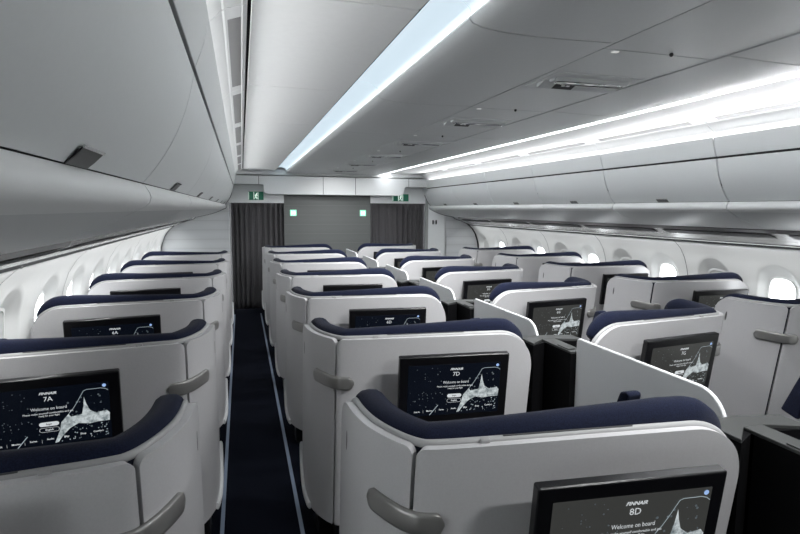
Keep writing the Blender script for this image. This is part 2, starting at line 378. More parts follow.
# ---------------------------------------------------------------- overhead bins
ORD = ['nearest', 'second', 'third', 'fourth', 'fifth', 'sixth', 'seventh', 'eighth', 'ninth']
BX = 0.018                    # bins' axis against the ceiling's axis
def bez(p0, p1, p2, n=8): return [((1 - t) ** 2 * p0[0] + 2 * t * (1 - t) * p1[0] + t * t * p2[0], (1 - t) ** 2 * p0[1] + 2 * t * (1 - t) * p1[1] + t * t * p2[1]) for t in [i / n for i in range(n + 1)]]
DOOR = bez((1.735, .378), (1.765, .195), (1.880, .068), 10)
FACIA = [(1.690, .531), (1.706, .46), (1.731, .393)]
LOW = [(1.8815, .0668), (1.8745, .0615), (1.863, .042), (1.860, .028), (1.864, .014), (1.876, .002)] + bez((1.90, -.010), (2.10, -.115), (2.36, -.146), 8)
RAIL = [(2.37, -.150), (2.385, -.178), (2.49, -.212), (2.60, -.255)]
def overhead_bin(s, ya, yb, label):
    t = thing('overhead_bin', label, 'overhead bin', (side(s, 1.9) + BX, (ya + yb) / 2, H), 'overhead bins on the %s' % ('left' if s < 0 else 'right'))
    L = (yb - ya) / 2 - 0.0045
    def PR(p): return [(s * (a - 1.9), z) for a, z in p]
    MB().sweep(PR(DOOR), -L, L, 0.018 * s).obj('door', M['bin'], t, smooth=True, bevel=0.003); d = t.children[-1]
    MB().sweep(PR(FACIA), -L, L, 0.018 * s).obj('upper_panel', M['bin'], t, smooth=True, bevel=0.003)
    MB().sweep(PR(LOW[:7]), -L, L, 0.014 * s).obj('lip', M['lip'], t, smooth=True)
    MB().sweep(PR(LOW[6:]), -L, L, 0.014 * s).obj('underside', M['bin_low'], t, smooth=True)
    MB().prism_y(PR([(1.706, .522), (1.718, .46), (1.742, .405), (1.748, .37), (1.80, .19), (1.893, .075), (1.893, .040), (2.3, .046), (2.3, .412), (1.79, .412), (1.735, .47), (1.714, .524)]), -L - 0.003, L + 0.003).obj('body', M['dark'], t)
    r = MB().sweep(PR(RAIL), -L - 0.003, L + 0.003, 0.012 * s); r.sweep(PR([(2.60, -.255), (2.64, -.274), (2.685, -.288)]), -L - 0.003, L + 0.003, 0.01 * s)
    ro = r.obj('service_rail', M['rail'], t, smooth=True)
    MB().sweep(PR([(2.395, -.186), (2.485, -.2155)]), -L + 0.07, L - 0.07, -0.004 * s).obj('rail_inlay', M['seal'], ro)
    # latch paddle low on the door
    q = MB(); dz0, dz1 = DOOR[7], DOOR[10]
    lp = PR([(1.852, .094), (1.866, .080), (1.879, .069)])
    q.sweep(lp, -0.062, 0.062, -0.003 * s); la = q.obj('latch', M['latch'], d, bevel=0.002)
    MB().sweep(PR([(1.849, .098), (1.852, .094)]), -0.062, 0.062, -0.004 * s).obj('latch_rim', M['chrome'], la)
    return t
left_edges = [0.37 + 1.28 * i for i in range(8)] ; right_edges = [1.87 + 1.28 * i for i in range(7)]
for i, (a, b) in enumerate(zip(left_edges, left_edges[1:] )):
    overhead_bin(-1, a, b, '%s of the closed grey overhead bins along the left wall, from the camera' % ORD[i])
for i, (a, b) in enumerate(zip(right_edges, right_edges[1:])):
    overhead_bin(1, a, b, '%s of the closed grey overhead bins along the right wall, from the camera' % ORD[i])
# plain curved filler panels that end the bin rows at the bulkhead
for s, y in ((-1, left_edges[0]), (1, right_edges[0])):
    trim(MB().sweep([(side(s, a) + BX, H + z) for a, z in FACIA + DOOR + LOW + RAIL + [(2.685, -.288)]], YB, y - 0.004, 0.02 * s), M['bin'], smooth=True)
for s, y in ((-1, left_edges[-1]), (1, right_edges[-1])):
    pr = FACIA + DOOR + LOW + RAIL + [(2.685, -.288)]
    trim(MB().sweep([(side(s, a) + BX, H + z) for a, z in pr], y + 0.004, YF, 0.02 * s), M['bin'], smooth=True)
    trim(MB().sweep([(side(s, a - 0.004) + BX, H + z - 0.006) for a, z in pr[6:]], YF - 0.02, YF - 0.005, 0.02 * s), M['dark'], smooth=True)

# ---------------------------------------------------------------- front bulkheads
def wallbox(name, x0, x1, z0, z1, m, y=YF, d=0.05, **k): return struct(MB().box(x0, x1, y, y + d, z0, z1).obj(name, m, **k))
wallbox('wall_front', 0.735, 2.315, 0, 2.08, M['lav_stripe'])
wallbox('wall_front', XC - 3.1, -0.21, 0, H + 0.3, M['bulk_stripe'])
wallbox('wall_front', 3.82, XC + 3.2, 0, H + 0.3, M['bulk_stripe'])
wallbox('wall_front', -0.3, 0.735, 1.915, 2.26, M['bin'], d=0.04)
wallbox('wall_front', 2.315, 3.43, 1.925, 2.30, M['bin'], d=0.04)
wallbox('wall_front', -1.6, 5.0, 2.20, 3.0, M['ceil'], y=YF + 0.05)
wallbox('wall_front', -0.3, 3.5, 0, 2.0, M['dark'], y=YF + 0.30)
trim(MB().box(-0.235, -0.195, YF - 0.02, YF + 0.04, 0, 1.93), M['bulk_stripe'])
trim(MB().box(3.40, 3.455, YF - 0.015, YF + 0.03, 0, 2.3), M['lav'])
# overhead box across the front with its two rounded lower corners
def rounded_drop(x0, x1, zt, zlo, zhi, r, y0, y1):
    xa, xb = 0.36, 2.90
    pts = [(x0, zt), (x0, zhi)]
    pts += [(xa - 0.02, zhi)]
    for i in range(7): t = PI / 2 * i / 6; pts.append((xa + 0.02 * math.sin(t) + 0.0, zhi - 0.05 * (1 - math.cos(t))))
    for i in range(7): t = PI / 2 * i / 6; pts.append((xa + 0.02 + r * (1 - math.cos(t)), zlo + r * 0.6 * (1 - math.sin(t))))
    for i in range(7): t = PI / 2 * i / 6; pts.append((xb - 0.02 - r * (1 - math.sin(t)), zlo + r * 0.6 * (1 - math.cos(t))))
    pts += [(xb, zhi - 0.04), (xb + 0.03, zhi), (x1, zhi), (x1, zt)]
    return MB().prism_y(pts, y0, y1)
trim(rounded_drop(-0.12, 3.44, 2.375, 2.062, 2.225, 0.10, YF - 0.26, YF + 0.02), M['bin'], bevel=0.006)
for x in (0.30, 1.40, 1.98, 2.98):
    trim(MB().box(x - 0.004, x + 0.004, YF - 0.2625, YF - 0.25, 2.23 if x in (0.30, 2.98) else 2.07, 2.372), M['seal'])
# curved white cove between the box and the ceiling
trim(MB().sweep([(0, 0)] and bez((-0.12, 2.40), (0.2, 2.40), (0.3, 2.40), 2), YF - 0.26, YF, 0.01), M['bin'])
mb = MB(); cp = bez((YF - 0.25, 2.39), (YF - 0.16, 2.40), (YF - 0.19, H + 0.672), 8)
n = len(cp); mb.prism_x(cp + [(y + 0.25, z + 0.0) for y, z in cp[::-1]], -0.16, 3.38)
trim(mb, M['ceil'], smooth=True)
# closet door beside the right curtain
dr = struct(MB().box(3.455, 3.79, YF - 0.012, YF + 0.03, 0.1, 2.02).obj('door_1', M['bulk_stripe'], bevel=0.004)); dr.data.materials.clear(); dr.data.materials.append(M['bin'])
struct(MB().box(3.44, 3.83, YF, YF + 0.04, 0.0, 2.32).obj('wall_front', M['bin_low']))
MB().box(3.46, 3.79, YF - 0.006, YF, 2.045, 2.15).obj('louvre', M['lav'], dr)
for x in (3.553, 3.617): MB().box(x - 0.014, x + 0.014, YF - 0.03, YF - 0.012, 1.53, 1.61).obj('door_handle', M['black'], dr, bevel=0.005)

# curtains
def curtain(x0, x1, label, ph):
    t = thing('curtain', label, 'curtain', ((x0 + x1) / 2, YF + 0.05, 0), 'galley curtains')
    n = 150; vs = []; nz = 14; zt, zb = 1.915, 0.03; wdt = x1 - x0
    for j in range(nz + 1):
        z = zt + (zb - zt) * j / nz
        for i in range(n + 1):
            u = i / n; amp = 0.024 + 0.010 * math.sin(9 * u + ph)
            y = amp * math.sin(2 * PI * (11 * u + 0.5 * math.sin(5 * u + ph)) ) + 0.006 * math.sin(2 * PI * 31 * u + ph)
            vs.append(((u - 0.5) * wdt, y, z))
    fs = [(j * (n + 1) + i, j * (n + 1) + i + 1, (j + 1) * (n + 1) + i + 1, (j + 1) * (n + 1) + i) for j in range(nz) for i in range(n)]
    o = MB().add(vs, fs).obj('curtain_fabric', M['curtain'], t, smooth=True, ang=80); so = o.modifiers.new('solid', 'SOLIDIFY'); so.thickness = 0.004
    MB().box(-wdt / 2, wdt / 2, -0.012, 0.012, 1.915, 1.94).obj('curtain_rail', M['seal'], t)
curtain(-0.195, 0.735, 'drawn charcoal curtain hanging across the end of the left aisle', 0.4)
curtain(2.315, 3.405, 'drawn charcoal curtain hanging at right beside the narrow closet door', 1.7)

# exit signs: green boxes with a running figure between two arrow blocks
def exit_sign(x0, x1, z0, z1, label, y):
    t = thing('exit_sign', label, 'exit sign', ((x0 + x1) / 2, y, (z0 + z1) / 2), 'exit signs'); w_, h_ = (x1 - x0) / 2, (z1 - z0) / 2
    MB().box(-w_, w_, -0.02, 0.0, -h_, h_).obj('sign_box', M['exit'], t, bevel=0.004)
    g = MB(); g.box(-w_ * 0.30, -w_ * 0.24, -0.022, -0.0195, -h_ * .9, h_ * .9); g.box(w_ * 0.24, w_ * 0.30, -0.022, -0.0195, -h_ * .9, h_ * .9); g.box(-w_ * .98, -w_ * .92, -0.022, -0.0195, -h_ * .9, h_ * .9); g.obj('sign_bars', M['exit_w'], t); g = MB()
    g.sphere((0.012, -0.021, h_ * .5), (0.011, 0.003, 0.013), 5)
    for (ax, az, bx, bz) in ((0.006, .03, -0.004, -.012), (-0.004, -.012, 0.016, -.03), (0.016, -.03, 0.012, -.058), (-0.004, -.012, -0.02, -.045), (0.005, .02, -0.022, .008), (0.005, .02, 0.024, .0)):
        d = Vector((bx - ax, bz - az)).normalized(); q = Vector((-d.y, d.x)) * 0.0055
        g.prism_y([(ax + q.x, az + q.y), (bx + q.x, bz + q.y), (bx - q.x, bz - q.y), (ax - q.x, az - q.y)], -0.022, -0.0195)
    g.obj('running_figure', M['exit_w'], t)
exit_sign(0.128, 0.385, 1.965, 2.11, 'green lit exit sign above the left curtain', YF - 0.005)
exit_sign(2.735, 3.052, 1.965, 2.10, 'green lit exit sign above the right curtain', YF - 0.005)
def lav_sign(x, label):
    t = thing('lavatory_sign', label, 'sign', (x, YF - 0.002, 1.742), 'lavatory signs')
    MB().box(-0.058, 0.058, -0.012, 0, -0.056, 0.056).obj('sign_plate', M['lav_lit'], t, bevel=0.008)
    g = MB()
    for dx in (-0.026, 0.026):
        g.sphere((dx, -0.013, 0.030), (0.010, 0.003, 0.010), 5); g.box(dx - 0.013, dx + 0.013, -0.015, -0.011, -0.012, 0.017); g.box(dx - 0.008, dx + 0.008, -0.015, -0.011, -0.042, -0.012)
    g.box(-0.003, 0.003, -0.015, -0.011, -0.045, 0.045); g.obj('figures', M['lav_fig'], t)
lav_sign(0.895, 'small glowing lavatory sign on the grey partition beside the left curtain')
lav_sign(2.170, 'small glowing lavatory sign on the grey partition beside the right curtain')

# ---------------------------------------------------------------- ceiling service units down the middle channel
def service_unit(i, y):
    t = thing('service_unit', '%s of the reading light panels in the middle ceiling channel, from the camera' % ORD[i], 'reading light panel', (XC, y, H + 0.612), 'ceiling service units')
    # shallow scooped tray with a chrome edged lens bar and a dark caption plate
    MB().box(-0.235, 0.235, -0.135, 0.155, -0.004, 0.0).obj('tray', M['bin_low'], t, bevel=0.003)
    b = MB(); b.prism_x([(-0.075, -0.004), (-0.055, -0.020), (-0.015, -0.020), (-0.005, -0.004)], -0.20, 0.20); b.obj('lens_bar', M['centre'], t, bevel=0.004)
    c = MB(); pts = oval(0, 0, 0.185, 0.024, 0.024, 28, 3.0); ax = []; path = []
    for k in range(29):
        p = pts[k % 28]; q = pts[(k + 1) % 28]; d = (Vector((q[0] - p[0], q[1] - p[1], 0))).normalized(); path.append((p[0], -0.036 + p[1], -0.021)); ax.append((Vector((-d.y, d.x, 0)), Vector((0, 0, 1))))
    tube(path, 0.0035, 0.0035, ax, 6, c); c.obj('chrome_rim', M['chrome'], t, smooth=True)
    for dx in (-0.10, 0.0): MB().sphere((dx, -0.036, -0.019), (0.030, 0.012, 0.005), 6).obj('reading_lamp', M['lamp'], t, smooth=True)
    MB().prism_x([(0.0, -0.004), (0.075, -0.004), (0.075, -0.026)], -0.215, 0.215).obj('scoop', M['bin_low'], t)
    p = MB(); p.add([(-0.14, 0.006, -0.0065), (-0.03, 0.006, -0.0065), (-0.03, 0.070, -0.0253), (-0.14, 0.070, -0.0253)], [(0, 1, 2, 3)]); po = p.obj('caption_plate', M['black'], t)
    for dx in (-0.095, -0.070): MB().box(dx - 0.008, dx + 0.008, 0.030, 0.042, -0.0195, -0.0150).obj('caption_symbol', M['white'], po)
    MB().box(-0.205, -0.180, -0.470, -0.452, -0.004, 0.0).obj('status_lamp', M['lamp'], t)
    MB().sphere((0.03, -0.51, -0.006), (0.008, 0.008, 0.009), 5).obj('stud', M['black'], t)
for i in range(7): service_unit(i, 1.04 + 1.243 * i)

# ---------------------------------------------------------------- aisle floor strips
for k, (x, nm) in enumerate(((-0.149, 'left'), (0.287, 'right'))):
    tag(MB().box(x - 0.011, x + 0.011, YB + 0.1, YF - 0.3, 0.0, 0.004).obj('floor_path_strip', M['path']), 'thin pale blue path strip on the %s side of the near aisle carpet' % nm, 'floor strip', 'floor path strips')

# ---------------------------------------------------------------- seat shells
ZT = H - 0.64                 # top edge of the shells
LEAN = 0.135                  # the shells recline: lower points sit further forward
def catmull(pts, n):
    out = []
    P_ = [Vector(pts[0]) * 2 - Vector(pts[1])] + [Vector(p) for p in pts] + [Vector(pts[-1]) * 2 - Vector(pts[-2])]
    for i in range(1, len(P_) - 2):
        for j in range(n):
            t = j / n; a, b, c, d = P_[i - 1:i + 3]
            out.append(0.5 * ((2 * b) + (c - a) * t + (2 * a - 5 * b + 4 * c - d) * t * t + (3 * b - a - 3 * c + d) * t ** 3))
    out.append(P_[-2]); return out
class Path:
    def __init__(s, pts):
        s.p = pts; s.l = [0.0]
        for a, b in zip(pts, pts[1:]): s.l.append(s.l[-1] + (b - a).length)
        s.L = s.l[-1]
    def at(s, d):
        d = min(max(d, 0), s.L)
        for i in range(len(s.p) - 1):
            if d <= s.l[i + 1] or i == len(s.p) - 2:
                t = (d - s.l[i]) / max(1e-9, s.l[i + 1] - s.l[i]); return s.p[i].lerp(s.p[i + 1], t)
    def nrm(s, d, e=0.012):      # horizontal normal pointing to the occupant's side
        a, b = s.at(d - e), s.at(d + e); t = (b - a).normalized(); return Vector((-t.y, t.x))
FULL = catmull([(-0.112, 0.47), (-0.113, 0.38), (-0.108, 0.28), (-0.090, 0.18), (-0.050, 0.075), (0.0, 0.0), (0.06, -0.028), (0.25, -0.052), (0.50, -0.077), (0.75, -0.103), (0.90, -0.118), (0.99, -0.124), (1.032, -0.119)], 8)
PATH = Path([Vector((p.x, p.y)) for p in FULL])
SEAM = min(range(len(PATH.p)), key=lambda i: PATH.p[i].length); SS = PATH.l[SEAM]; LL = PATH.L
R_IN, R_W = 0.195, 0.10
def ztop(d):
    if d > LL - R_IN: t = (d - (LL - R_IN)) / R_IN; return ZT - 0.205 * (1 - math.sqrt(max(0, 1 - t * t)))
    if d < R_W: t = (R_W - d) / R_W; return ZT - R_W * (1 - math.sqrt(max(0, 1 - t * t)))
    return ZT
def zbot(d):
    f = 0.30
    if d < f: t = (f - d) / f; return 0.13 + 0.27 * (1 - math.sqrt(max(0, 1 - t * t * 0.985)))
    return 0.13
def shell_pt(d, z, inset=0.0):
    p = PATH.at(d) + PATH.nrm(d) * inset; return Vector((p.x, p.y + LEAN * (ZT - z), z))
def dense(d0, d1, n, ends=True):
    return [d0 + (d1 - d0) * (0.5 - 0.5 * math.cos(PI * i / n)) if ends else d0 + (d1 - d0) * i / n for i in range(n + 1)]
def panel(d0, d1, th, inset=0.0, n=40, nz=10, top=ztop, bot=zbot, rtop=0.0):
    mb = MB(); ds = dense(d0, d1, n); vo = []; vi = []
    for d in ds:
        zt, zb = top(d), bot(d)
        if rtop:                     # small rounded corners next to the seam
            e = min(d - d0, d1 - d)
            side_seam = (d - d0) if abs(d0 - SS) < 0.02 else (d1 - d)
            if side_seam < rtop: t = (rtop - side_seam) / rtop; zt -= rtop * (1 - math.sqrt(max(0, 1 - t * t)))
        for i in range(nz + 1):
            z = zb + (zt - zb) * i / nz; vo.append(shell_pt(d, z, inset)); vi.append(shell_pt(d, z, inset + th))
    nn = nz + 1; o = len(vo); fs = []
    for j in range(n):
        for i in range(nz):
            a, b, c, e = j * nn + i, (j + 1) * nn + i, (j + 1) * nn + i + 1, j * nn + i + 1
            fs += [(a, b, c, e), (o + e, o + c, o + b, o + a)]
        a, b = j * nn, (j + 1) * nn; fs.append((a, o + a, o + b, b)); a += nz; b += nz; fs.append((a, b, o + b, o + a))
    for i in range(nz):
        fs.append((i, i + 1, o + i + 1, o + i)); q = n * nn + i; fs.append((q, o + q, o + q + 1, q + 1))
    return mb.add(vo + vi, fs)
def edge_curve(n=90, inset=0.0, lift=0.0, d0=0.0, d1=None):
    # curve that follows the shell's upper edge, both ends included; returns points and section axes
    d1 = LL if d1 is None else d1
    flat = []
    for d in dense(d0, d1, n): flat.append((d, ztop(d)))
    pts = []; ax = []
    for i, (d, z) in enumerate(flat):
        a = flat[max(0, i - 1)]; b = flat[min(n, i + 1)]; t = Vector((b[0] - a[0], b[1] - a[1])).normalized(); up = Vector((-t.y, t.x))
        dd, zz = d + up.x * lift, z + up.y * lift
        p = shell_pt(d, zz, inset); tang = (PATH.at(d + .01) - PATH.at(d - .01)).normalized()
        p = p + Vector((tang.x, tang.y, 0)) * (up.x * lift)
        nv = PATH.nrm(d); ax.append((Vector((nv.x, nv.y, 0)), (Vector((tang.x * up.x, tang.y * up.x, up.y))).normalized())); pts.append(p)
    return flat, pts, ax
def flip(mb, m):
    if m < 0: mb.v = [(-v[0], v[1], v[2]) for v in mb.v]; mb.f = [tuple(reversed(f)) for f in mb.f]
    return mb

# monitor frame: origin and axes on the leaning back panel
MW, MH = 0.555, 0.350; SWD, SHT = 0.468, 0.268
def mon_frame(mc):            # mc: distance of the monitor centre from the seam, along the panel
    d = SS + mc; zc = H - 0.862
    p = shell_pt(d, zc); a, b = shell_pt(d - 0.2, zc), shell_pt(d + 0.2, zc); ux = (b - a).normalized()
    up = (shell_pt(d, zc + 0.1) - shell_pt(d, zc - 0.1)).normalized(); nz_ = ux.cross(up).normalized(); up = nz_.cross(ux).normalized()
    return p, ux, up, nz_     # nz_ points back towards the viewer
MP, MUX, MUP, MN = mon_frame(0.59)
def mon_pt(x, y, d, m):        # m: mirrored pods keep the picture readable
    v = MP + MUX * (x * m) + MUP * y + MN * d
    return (v.x * m, v.y, v.z)
def mon_box(mb, x0, x1, y0, y1, d0, d1, m):
    b = MB().box(x0, x1, y0, y1, d0, d1); b.v = [mon_pt(*v, m) for v in b.v]; return mb.add(b.v, b.f)
def scr(u, v): return ((u - 0.5) * SWD, (v - 0.5) * SHT - 0.003)
MD = 0.090                     # stand-off of the monitor from the panel
SCR_D = MD + 0.0445
def flat_poly(mb, pts, m, d=SCR_D):
    return mb.add([mon_pt(*scr(*p), d, m) for p in pts], [tuple(range(len(pts)))])
def add_text(mb, body, u, v, h, m, width=None, shear=0.0, bold=0.0):
    vs, fs = text_mesh(body, 1.0, shear, 'CENTER', bold)
    xs = [p[0] for p in vs]; k = h; wx = max(xs) - min(xs); kx = k if width is None else width / wx
    ox, oy = scr(u, v)
    mb.add([mon_pt(p[0] * kx + ox, p[1] * k + oy, SCR_D + 0.0004, m) for p in vs], fs)
def stroke(mb, pts, wd, m):
    for a, b in zip(pts, pts[1:]):
        A = Vector(scr(*a)); B = Vector(scr(*b)); d = (B - A).normalized(); q = Vector((-d.y, d.x)) * wd / 2
        mb.add([mon_pt(*(A + q), SCR_D + 0.0003, m), mon_pt(*(A - q), SCR_D + 0.0003, m), mon_pt(*(B - q), SCR_D + 0.0003, m), mon_pt(*(B + q), SCR_D + 0.0003, m)], [(0, 1, 2, 3)])
def pill(cu, cv, wu, hv, n=8):
    out = []; rx = hv / 2 * SHT / SWD
    for s_, c0 in ((1, cu + wu / 2 - rx), (-1, cu - wu / 2 + rx)):
        for i in range(n + 1):
            t = -PI / 2 + PI * i / n; out.append((c0 + s_ * rx * math.cos(t), cv + s_ * hv / 2 * math.sin(t)))
    return out
def N(x, y): return ((x - 40) / 680, 1 - (y - 80) / 390)
SHARED = {}
def build_shared(m, mc):
    global MP, MUX, MUP, MN
    MP, MUX, MUP, MN = mon_frame(mc)
    S = {'frame': (MP, MUX, MUP, MN)}
    def keep(key, mb, mname, **k):
        o = flip(mb, 1).obj(key, M[mname] if isinstance(mname, str) else mname, None, **k); S[key] = o
    S0 = SS
    fl = lambda mb: flip(mb, m)
    keep('back_panel', fl(panel(S0 + 0.006, LL, 0.026, n=52, rtop=0.03)), 'shell', bevel=0.007, seg=3)
    keep('wing_panel', fl(panel(0.0, S0 - 0.006, 0.026, n=34, rtop=0.03)), 'shell', bevel=0.007, seg=3)
    # inner frame behind both panels: light rim showing above the edge and dark lining below
    keep('inner_lining', fl(panel(0.015, LL - 0.004, 0.045, 0.030, n=48, top=lambda d: ztop(d) - 0.01, bot=lambda d: zbot(d) + 0.02)), 'fabric_dark', smooth=True)
    fc, pts, ax = edge_curve(96, 0.036, 0.000, 0.006, LL - 0.004)
    keep('edge_trim', fl(tube(pts, 0.011, 0.013, ax, 8)), 'trim', smooth=True, ang=70)
    # padded bolster, thicker towards the inner end
    fc, pts, ax = edge_curve(110, 0.084, 0.0, 0.006, LL - 0.045)
    ra, rb, pp = [], [], []
    for (d, z), p, (na, ub) in zip(fc, pts, ax):
        u = (d - SS) / (LL - SS); g = 0.036 if u < 0 else 0.036 + 0.032 * min(1, u / 0.75) ** 1.3
        e = min(1.0, (d - 0.0) / 0.03); e = math.sqrt(max(0.02, e)); e2 = min(1.0, max(0.0, (LL - 0.04 - d)) / 0.11); e2 = 0.25 + 0.75 * math.sqrt(e2)
        hh = (0.075 + g) / 2 * e; pp.append(p + ub * (g - hh) ); ra.append(0.050 * e * e2); rb.append(hh * e2)
    keep('bolster', fl(tube(pp, ra, rb, ax, 16, power=2.5)), 'fabric', smooth=True, ang=80)
    # small clip on the rim and slot behind it
    q = MB(); d = S0 + 0.19
    for (da, db, za, zb_, i0, i1) in ((d, d + 0.028, ZT - 0.012, ZT + 0.011, 0.018, 0.044),):
        c = [shell_pt(da, za, i0), shell_pt(db, za, i0), shell_pt(db, za, i1), shell_pt(da, za, i1), shell_pt(da, zb_, i0), shell_pt(db, zb_, i0), shell_pt(db, zb_, i1), shell_pt(da, zb_, i1)]
        q.add(c, [(0, 3, 2, 1), (4, 5, 6, 7), (0, 1, 5, 4), (1, 2, 6, 5), (2, 3, 7, 6), (3, 0, 4, 7)])
    keep('clip', fl(q), 'trim', bevel=0.003)
    q = MB(); path = []; a2 = []
    for i in range(13):
        dd = S0 + 0.26 + 0.40 * i / 12; path.append(shell_pt(dd, ZT + 0.0125, 0.034)); nv = PATH.nrm(dd); a2.append((Vector((nv.x, nv.y, 0)), Vector((0, 0, 1))))
    keep('slot', fl(tube(path, 0.0025, 0.0025, a2, 6, q)), 'seal')
    # handle bridging the seam
    q = MB(); path = []; a2 = []; ra = []; rb = []
    for i in range(25):
        t = i / 24; dd = S0 - 0.17 + 0.265 * t; zc = H - 0.862 + 0.006 * math.cos(t * PI); nv = PATH.nrm(dd)
        e = min(1, t / 0.10, (1 - t) / 0.10); e = math.sqrt(max(0.03, 1 - (1 - e) ** 2))
        path.append(shell_pt(dd, zc, -0.006)); a2.append((Vector((nv.x, nv.y, 0)), Vector((0, 0, 1)))); ra.append(0.012 * (0.6 + 0.4 * e)); rb.append(0.034 * e)
    keep('handle', fl(tube(path, ra, rb, a2, 16, q, power=4.0)), 'handle', smooth=True, ang=70)
    # bumper round the lower front corner of the wing
    path = []; a2 = []
    for i in range(25):
        dd = 0.002 + 0.27 * (i / 24) ** 1.4; path.append(shell_pt(dd, zbot(dd) + 0.012, -0.006)); nv = PATH.nrm(dd); a2.append((Vector((nv.x, nv.y, 0)), Vector((0, 0, 1))))
    path.insert(0, shell_pt(0.002, zbot(0.002) + 0.05, -0.006)); a2.insert(0, a2[0])
    keep('bumper', fl(tube(path, 0.012, 0.020, a2, 10)), 'lip', smooth=True, ang=70)
    # little reading slot on the wing
    q = MB(); d = 0.105; path = []; a2 = []
    for i in range(7):
        z = ZT - 0.165 + 0.07 * i / 6; nv = PATH.nrm(d); tg = Vector((nv.y, -nv.x, 0)); path.append(shell_pt(d, z, 0.0005)); a2.append((Vector((nv.x, nv.y, 0)), tg))
    keep('wing_slot', fl(tube(path, 0.0015, [0.002, 0.007, 0.009, 0.010, 0.009, 0.007, 0.002], a2, 8, q)), 'latch')
    # seat inside
    q = MB(); q.prism_x([(0.12, 0.44), (0.14, 0.52), (0.40, 0.515), (0.62, 0.53), (0.66, 0.50), (0.66, 0.42), (0.14, 0.40)], 0.06, 0.62)
    keep('seat_cushion', fl(q), 'fabric', bevel=0.02)
    q = MB(); q.prism_x([(0.19, 0.50), (0.10, 0.80), (0.075, 1.06), (0.13, 1.08), (0.17, 0.82), (0.30, 0.52)], 0.08, 0.62)
    keep('seat_back', fl(q), 'fabric', bevel=0.02)
    q = MB(); q.prism_x([(0.150, 1.02), (0.105, 1.215), (0.120, 1.222), (0.150, 1.212), (0.22, 1.04)], 0.775, 0.83)
    keep('headrest_wing', fl(q), 'fabric', bevel=0.012)
    q = MB(); q.box(0.02, 0.90, 0.16, 0.62, 0.0, 0.38); keep('seat_base', fl(q), 'black', bevel=0.01)
    q = MB(); q.box(-0.065, 0.01, 0.26, 0.40, 0.0, 0.16); keep('foot_cover', fl(q), 'black', bevel=0.012)
    q = MB(); q.prism([(0.66, 0.16), (0.93, 0.16), (0.93, 0.98), (0.66, 0.98)], 0.38, 0.84); keep('side_console', fl(q), 'console', bevel=0.01)
    # monitor
    q = MB(); mon_box(q, -MW / 2, MW / 2, -MH / 2, MH / 2, MD + 0.006, MD + 0.042, m); keep('monitor', q, 'bezel', bevel=0.007, seg=3)
    q = MB(); mon_box(q, -0.15, 0.15, -0.13, 0.09, 0.0, MD + 0.008, m); keep('monitor_mount', q, 'black', bevel=0.01)
    q = MB(); mon_box(q, -SWD / 2, SWD / 2, -SHT / 2 - 0.003, SHT / 2 - 0.003, MD + 0.040, MD + 0.0432, m); keep('screen', q, 'scr_dark')
    q = MB()
    body = [(405, 455), (438, 370), (448, 320), (490, 270), (502, 290), (540, 285), (563, 280), (573, 230), (580, 165), (590, 212), (606, 258), (640, 283), (700, 272), (716, 292), (712, 345), (650, 345), (600, 352), (540, 340), (490, 368), (442, 424), (425, 452)]
    flat_poly(q, [N(*p) for p in body], m); keep('splash_picture', q, 'scr_splash')
    q = MB(); rnd = random.Random(5)
    stroke(q, [N(*p) for p in ((492, 268), (520, 232), (545, 190), (565, 152), (580, 125), (597, 118), (640, 118), (675, 117), (700, 124), (716, 136))], 0.0022, m)
    stroke(q, [N(205, 466), N(232, 432), N(265, 390)], 0.0035, m)
    for i in range(34):
        x, y, r = rnd.uniform(430, 705), rnd.uniform(355, 450), rnd.uniform(1.5, 5); flat_poly(q, [N(x + r * math.cos(a * PI / 3), y + r * math.sin(a * PI / 3)) for a in range(6)], m, SCR_D - 0.0004)
    keep('outline', q, 'scr_mid')
    q = MB()
    for i in range(44):
        x, y, r = rnd.uniform(50, 330), rnd.uniform(100, 400), rnd.uniform(1.5, 4.5); flat_poly(q, [N(x + r * math.cos(a * PI / 3), y + r * math.sin(a * PI / 3)) for a in range(6)], m, SCR_D - 0.0004)
    for i in range(60):
        x, y, r = rnd.uniform(480, 705), rnd.uniform(150, 450), rnd.uniform(2, 7); flat_poly(q, [N(x + r * math.cos(a * PI / 3), y + r * math.sin(a * PI / 3)) for a in range(6)], m, SCR_D - 0.0006)
    keep('stars', q, 'scr_star')
    q = MB(); flat_poly(q, [N(695 + 11 * math.cos(a * PI / 8), 101 + 11 * math.sin(a * PI / 8)) for a in range(16)], m, SCR_D + 0.0003); keep('globe_icon', q, 'scr_blue')
    q = MB(); add_text(q, 'FINNAIR', *N(390, 117), 0.0150, m, width=0.064, shear=0.35, bold=0.03); keep('logo_lettering', q, 'scr_white')
    q = MB()
    add_text(q, 'Welcome on board', *N(390, 217), 0.0200, m, width=0.130); keep('welcome_lettering', q, 'scr_white')
    q = MB()
    add_text(q, 'Please make yourself comfortable and get', *N(385, 247), 0.0115, m, width=0.182, bold=0.006)
    add_text(q, 'ready for your flight', *N(388, 264), 0.0115, m, width=0.076, bold=0.006); keep('small_lettering', q, 'scr_white')
    q = MB()
    flat_poly(q, pill(*N(383, 322), 0.155, 0.072), m); keep('white_button', q, 'scr_white')
    q = MB(); pl = pill(*N(383, 360), 0.155, 0.072); stroke(q, pl + [pl[0]], 0.0013, m); add_text(q, 'English', *N(383, 360), 0.011, m, bold=0.02); keep('outlined_button', q, 'scr_white')
    q = MB()
    for i, (x, wd) in enumerate(((112, 'Search'), (203, 'Movies'), (293, 'Series'), (383, 'Audio'), (470, 'Map'), (560, 'Shop'), (645, 'Comfort'))):
        add_text(q, wd, *N(x, 436 - 0.045 * (x - 112)), 0.011, m, bold=0.02)
        if i < 6: stroke(q, [N(x + 45, 425), N(x + 45, 447)], 0.0008, m)
